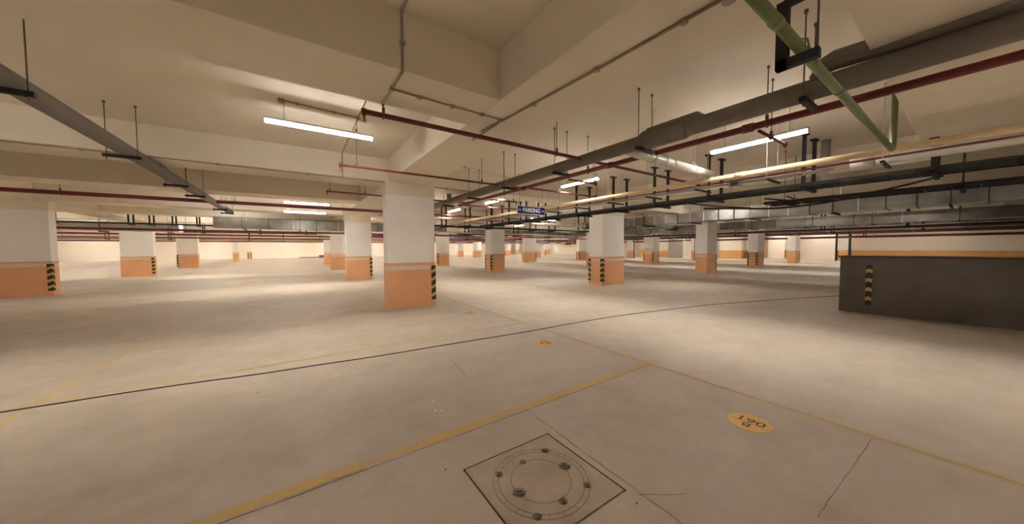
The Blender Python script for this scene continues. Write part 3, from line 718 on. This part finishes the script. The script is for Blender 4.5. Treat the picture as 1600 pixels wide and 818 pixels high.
# black cable across the floor
cp = [(-9.5, 5.6), (-5, 5.45), (-2.5, 5.25), (-1.29, 5.15), (-.44, 5.01), (.24, 4.94), (1.04, 4.85), (2.01, 4.80), (2.82, 4.74), (3.63, 4.69), (4.8, 4.67), (5.73, 4.62), (6.74, 4.5), (7.82, 4.32), (9.03, 4.1), (10.16, 3.8), (11.39, 3.42), (12.9, 2.94), (14.2, 2.47), (17, 1.4)]
cable([(x, y, .0065) for x, y in cp], .0065, 'thin black cable lying right across the floor')

# ------------------------------------------------------------------ chamber cover
ct = thing('manhole_cover', 'square cement chamber cover with lifting pits set in the foreground floor', 'manhole cover', (1.325, 1.61, 0))
hs = .378
b = MB().box(-hs, hs, -hs+.004, hs-.004, -.06, 0.002); cov = b.build('slab', M['cover'], ct)
cut = MB()
H = [(1.55, 1.83, .029), (1.33, 1.82, .027), (1.12, 1.81, .028), (1.54, 1.40, .029), (1.32, 1.39, .029), (1.12, 1.39, .029)]
for x, y, r in H: cut.tube([(x-1.325, y-1.61, -.2), (x-1.325, y-1.61, .1)], r, 20)
for x, y in ((1.55, 1.615), (1.14, 1.60)): cut.tube([(x-1.325, y-1.61, -.022), (x-1.325, y-1.61, .1)], .042, 24)
cu = cut.build('cutter', M['cover']); cu.location = (1.325, 1.61, 0)
bpy.context.view_layer.update()
md = cov.modifiers.new('b', 'BOOLEAN'); md.object = cu; md.operation = 'DIFFERENCE'; md.solver = 'EXACT'
dg = bpy.context.evaluated_depsgraph_get(); nm = bpy.data.meshes.new_from_object(cov.evaluated_get(dg)); cov.modifiers.clear(); cov.data = nm
bpy.data.objects.remove(cu)
for R_ in (.32, .285, .20): MB().torus((0, 0, .0005), R_, .0032, 72, 6).build('embossed_ring', M['ring'], ct)
rb = MB()
for i in range(20):
    a = 2*math.pi*(i+.3)/20; u, v = math.cos(a), math.sin(a)
    rb.tube([(u*.289, v*.289, .001), (u*.317, v*.317, .001)], .0022, 5)
rb.build('embossed_ticks', M['ring'], ct)
for x, y in ((1.55, 1.615), (1.14, 1.60)):
    lx, ly = x-1.325, y-1.61
    MB().tube([(lx-.05, ly+.012, -.001), (lx-.02, ly+.004, -.006), (lx+.03, ly-.012, -.006), (lx+.055, ly-.018, -.001)], .006, 8).build('lifting_bar', M['steel'], ct)
    MB().tube([(lx, ly, -.021), (lx, ly, -.019)], .041, 20).build('pit_floor', M['steel'], ct)
# wall lamp washing the back wall
c = at(481, 374, y=71.2)
t = thing('wall_light', 'small lamp throwing a pale cone of light down the back wall at the left', 'light', (c.x, 71.7, 3.55))
MB().box(-.18, .18, -.16, .29, 0, .12).build('housing', M['lampbody'], t); MB().tube([(0, 0, -.03), (0, 0, 0)], .12, 16).build('diffuser', M['lens'], t)
ld = bpy.data.lights.new('lamp_beam', 'SPOT'); ld.energy = 900; ld.spot_size = math.radians(62); ld.spot_blend = .25; ld.color = LAMP_COL; ld.shadow_soft_size = .05
lo = bpy.data.objects.new('lamp_beam', ld); C.objects.link(lo); lo.parent = t; lo.location = (0, -.02, -.06); lo.rotation_euler = (math.radians(6), 0, 0)
c = at(500, 402.2, z=0)
t = thing('steel_bars', 'dark bundle of bars lying before the pale back wall at the left', 'bars', (c.x, 68.5, 0))
for i in range(5): MB().tube([(-3.4+.3*i, .1*i, .08+.05*(i % 2)), (1.2, .12*i, .10+.05*(i % 2))], .05, 8).build('bar', M['rod'], t)
MB().box(-.2, 1.5, -.15, .65, 0, .5).build('crate', M['rawwall'], t)
# small spills and grit
def blob(x, y, r, m, name, label, cat, group=None, h=.002):
    b = MB(); n = 9; z = h; c_ = b.bm.verts.new((x, y, z*1.1))
    vs = [b.bm.verts.new((x+math.cos(6.283*i/n)*r*random.uniform(.6, 1.2), y+math.sin(6.283*i/n)*r*random.uniform(.6, 1.2), .0005 if h > .004 else z)) for i in range(n)]
    for i in range(n): b.bm.faces.new((c_, vs[i], vs[(i+1) % n]))
    return tag(b.build(name, M[m]), label, cat, group)
for px, py, r in ((680, 641, .014), (690, 641, .012), (676, 626, .012), (587, 613, .008), (595, 614, .007), (632, 603, .007), (637, 598, .008), (576, 730, .008)):
    c = at(px, py, z=0); blob(c.x, c.y, r, 'splat', 'white_spot', 'small white splash on the bare floor above the nearest yellow line', 'stain', 'white splashes on the floor')
for px, py, r in ((1217, 553, .012), (1078, 381, .02), (1041, 530, .008), (403, 613, .012), (696, 733, .008), (604, 682, .008), (650, 694, .008), (842, 503, .014), (1117, 461, .03), (995, 786, .008)):
    c = at(px, py if py > 420 else 461, z=0); blob(c.x, c.y, r, 'joint', 'pebble', 'tiny dark crumb of grit on the bare floor', 'grit', 'dark grit scattered on the floor', h=r*.7)
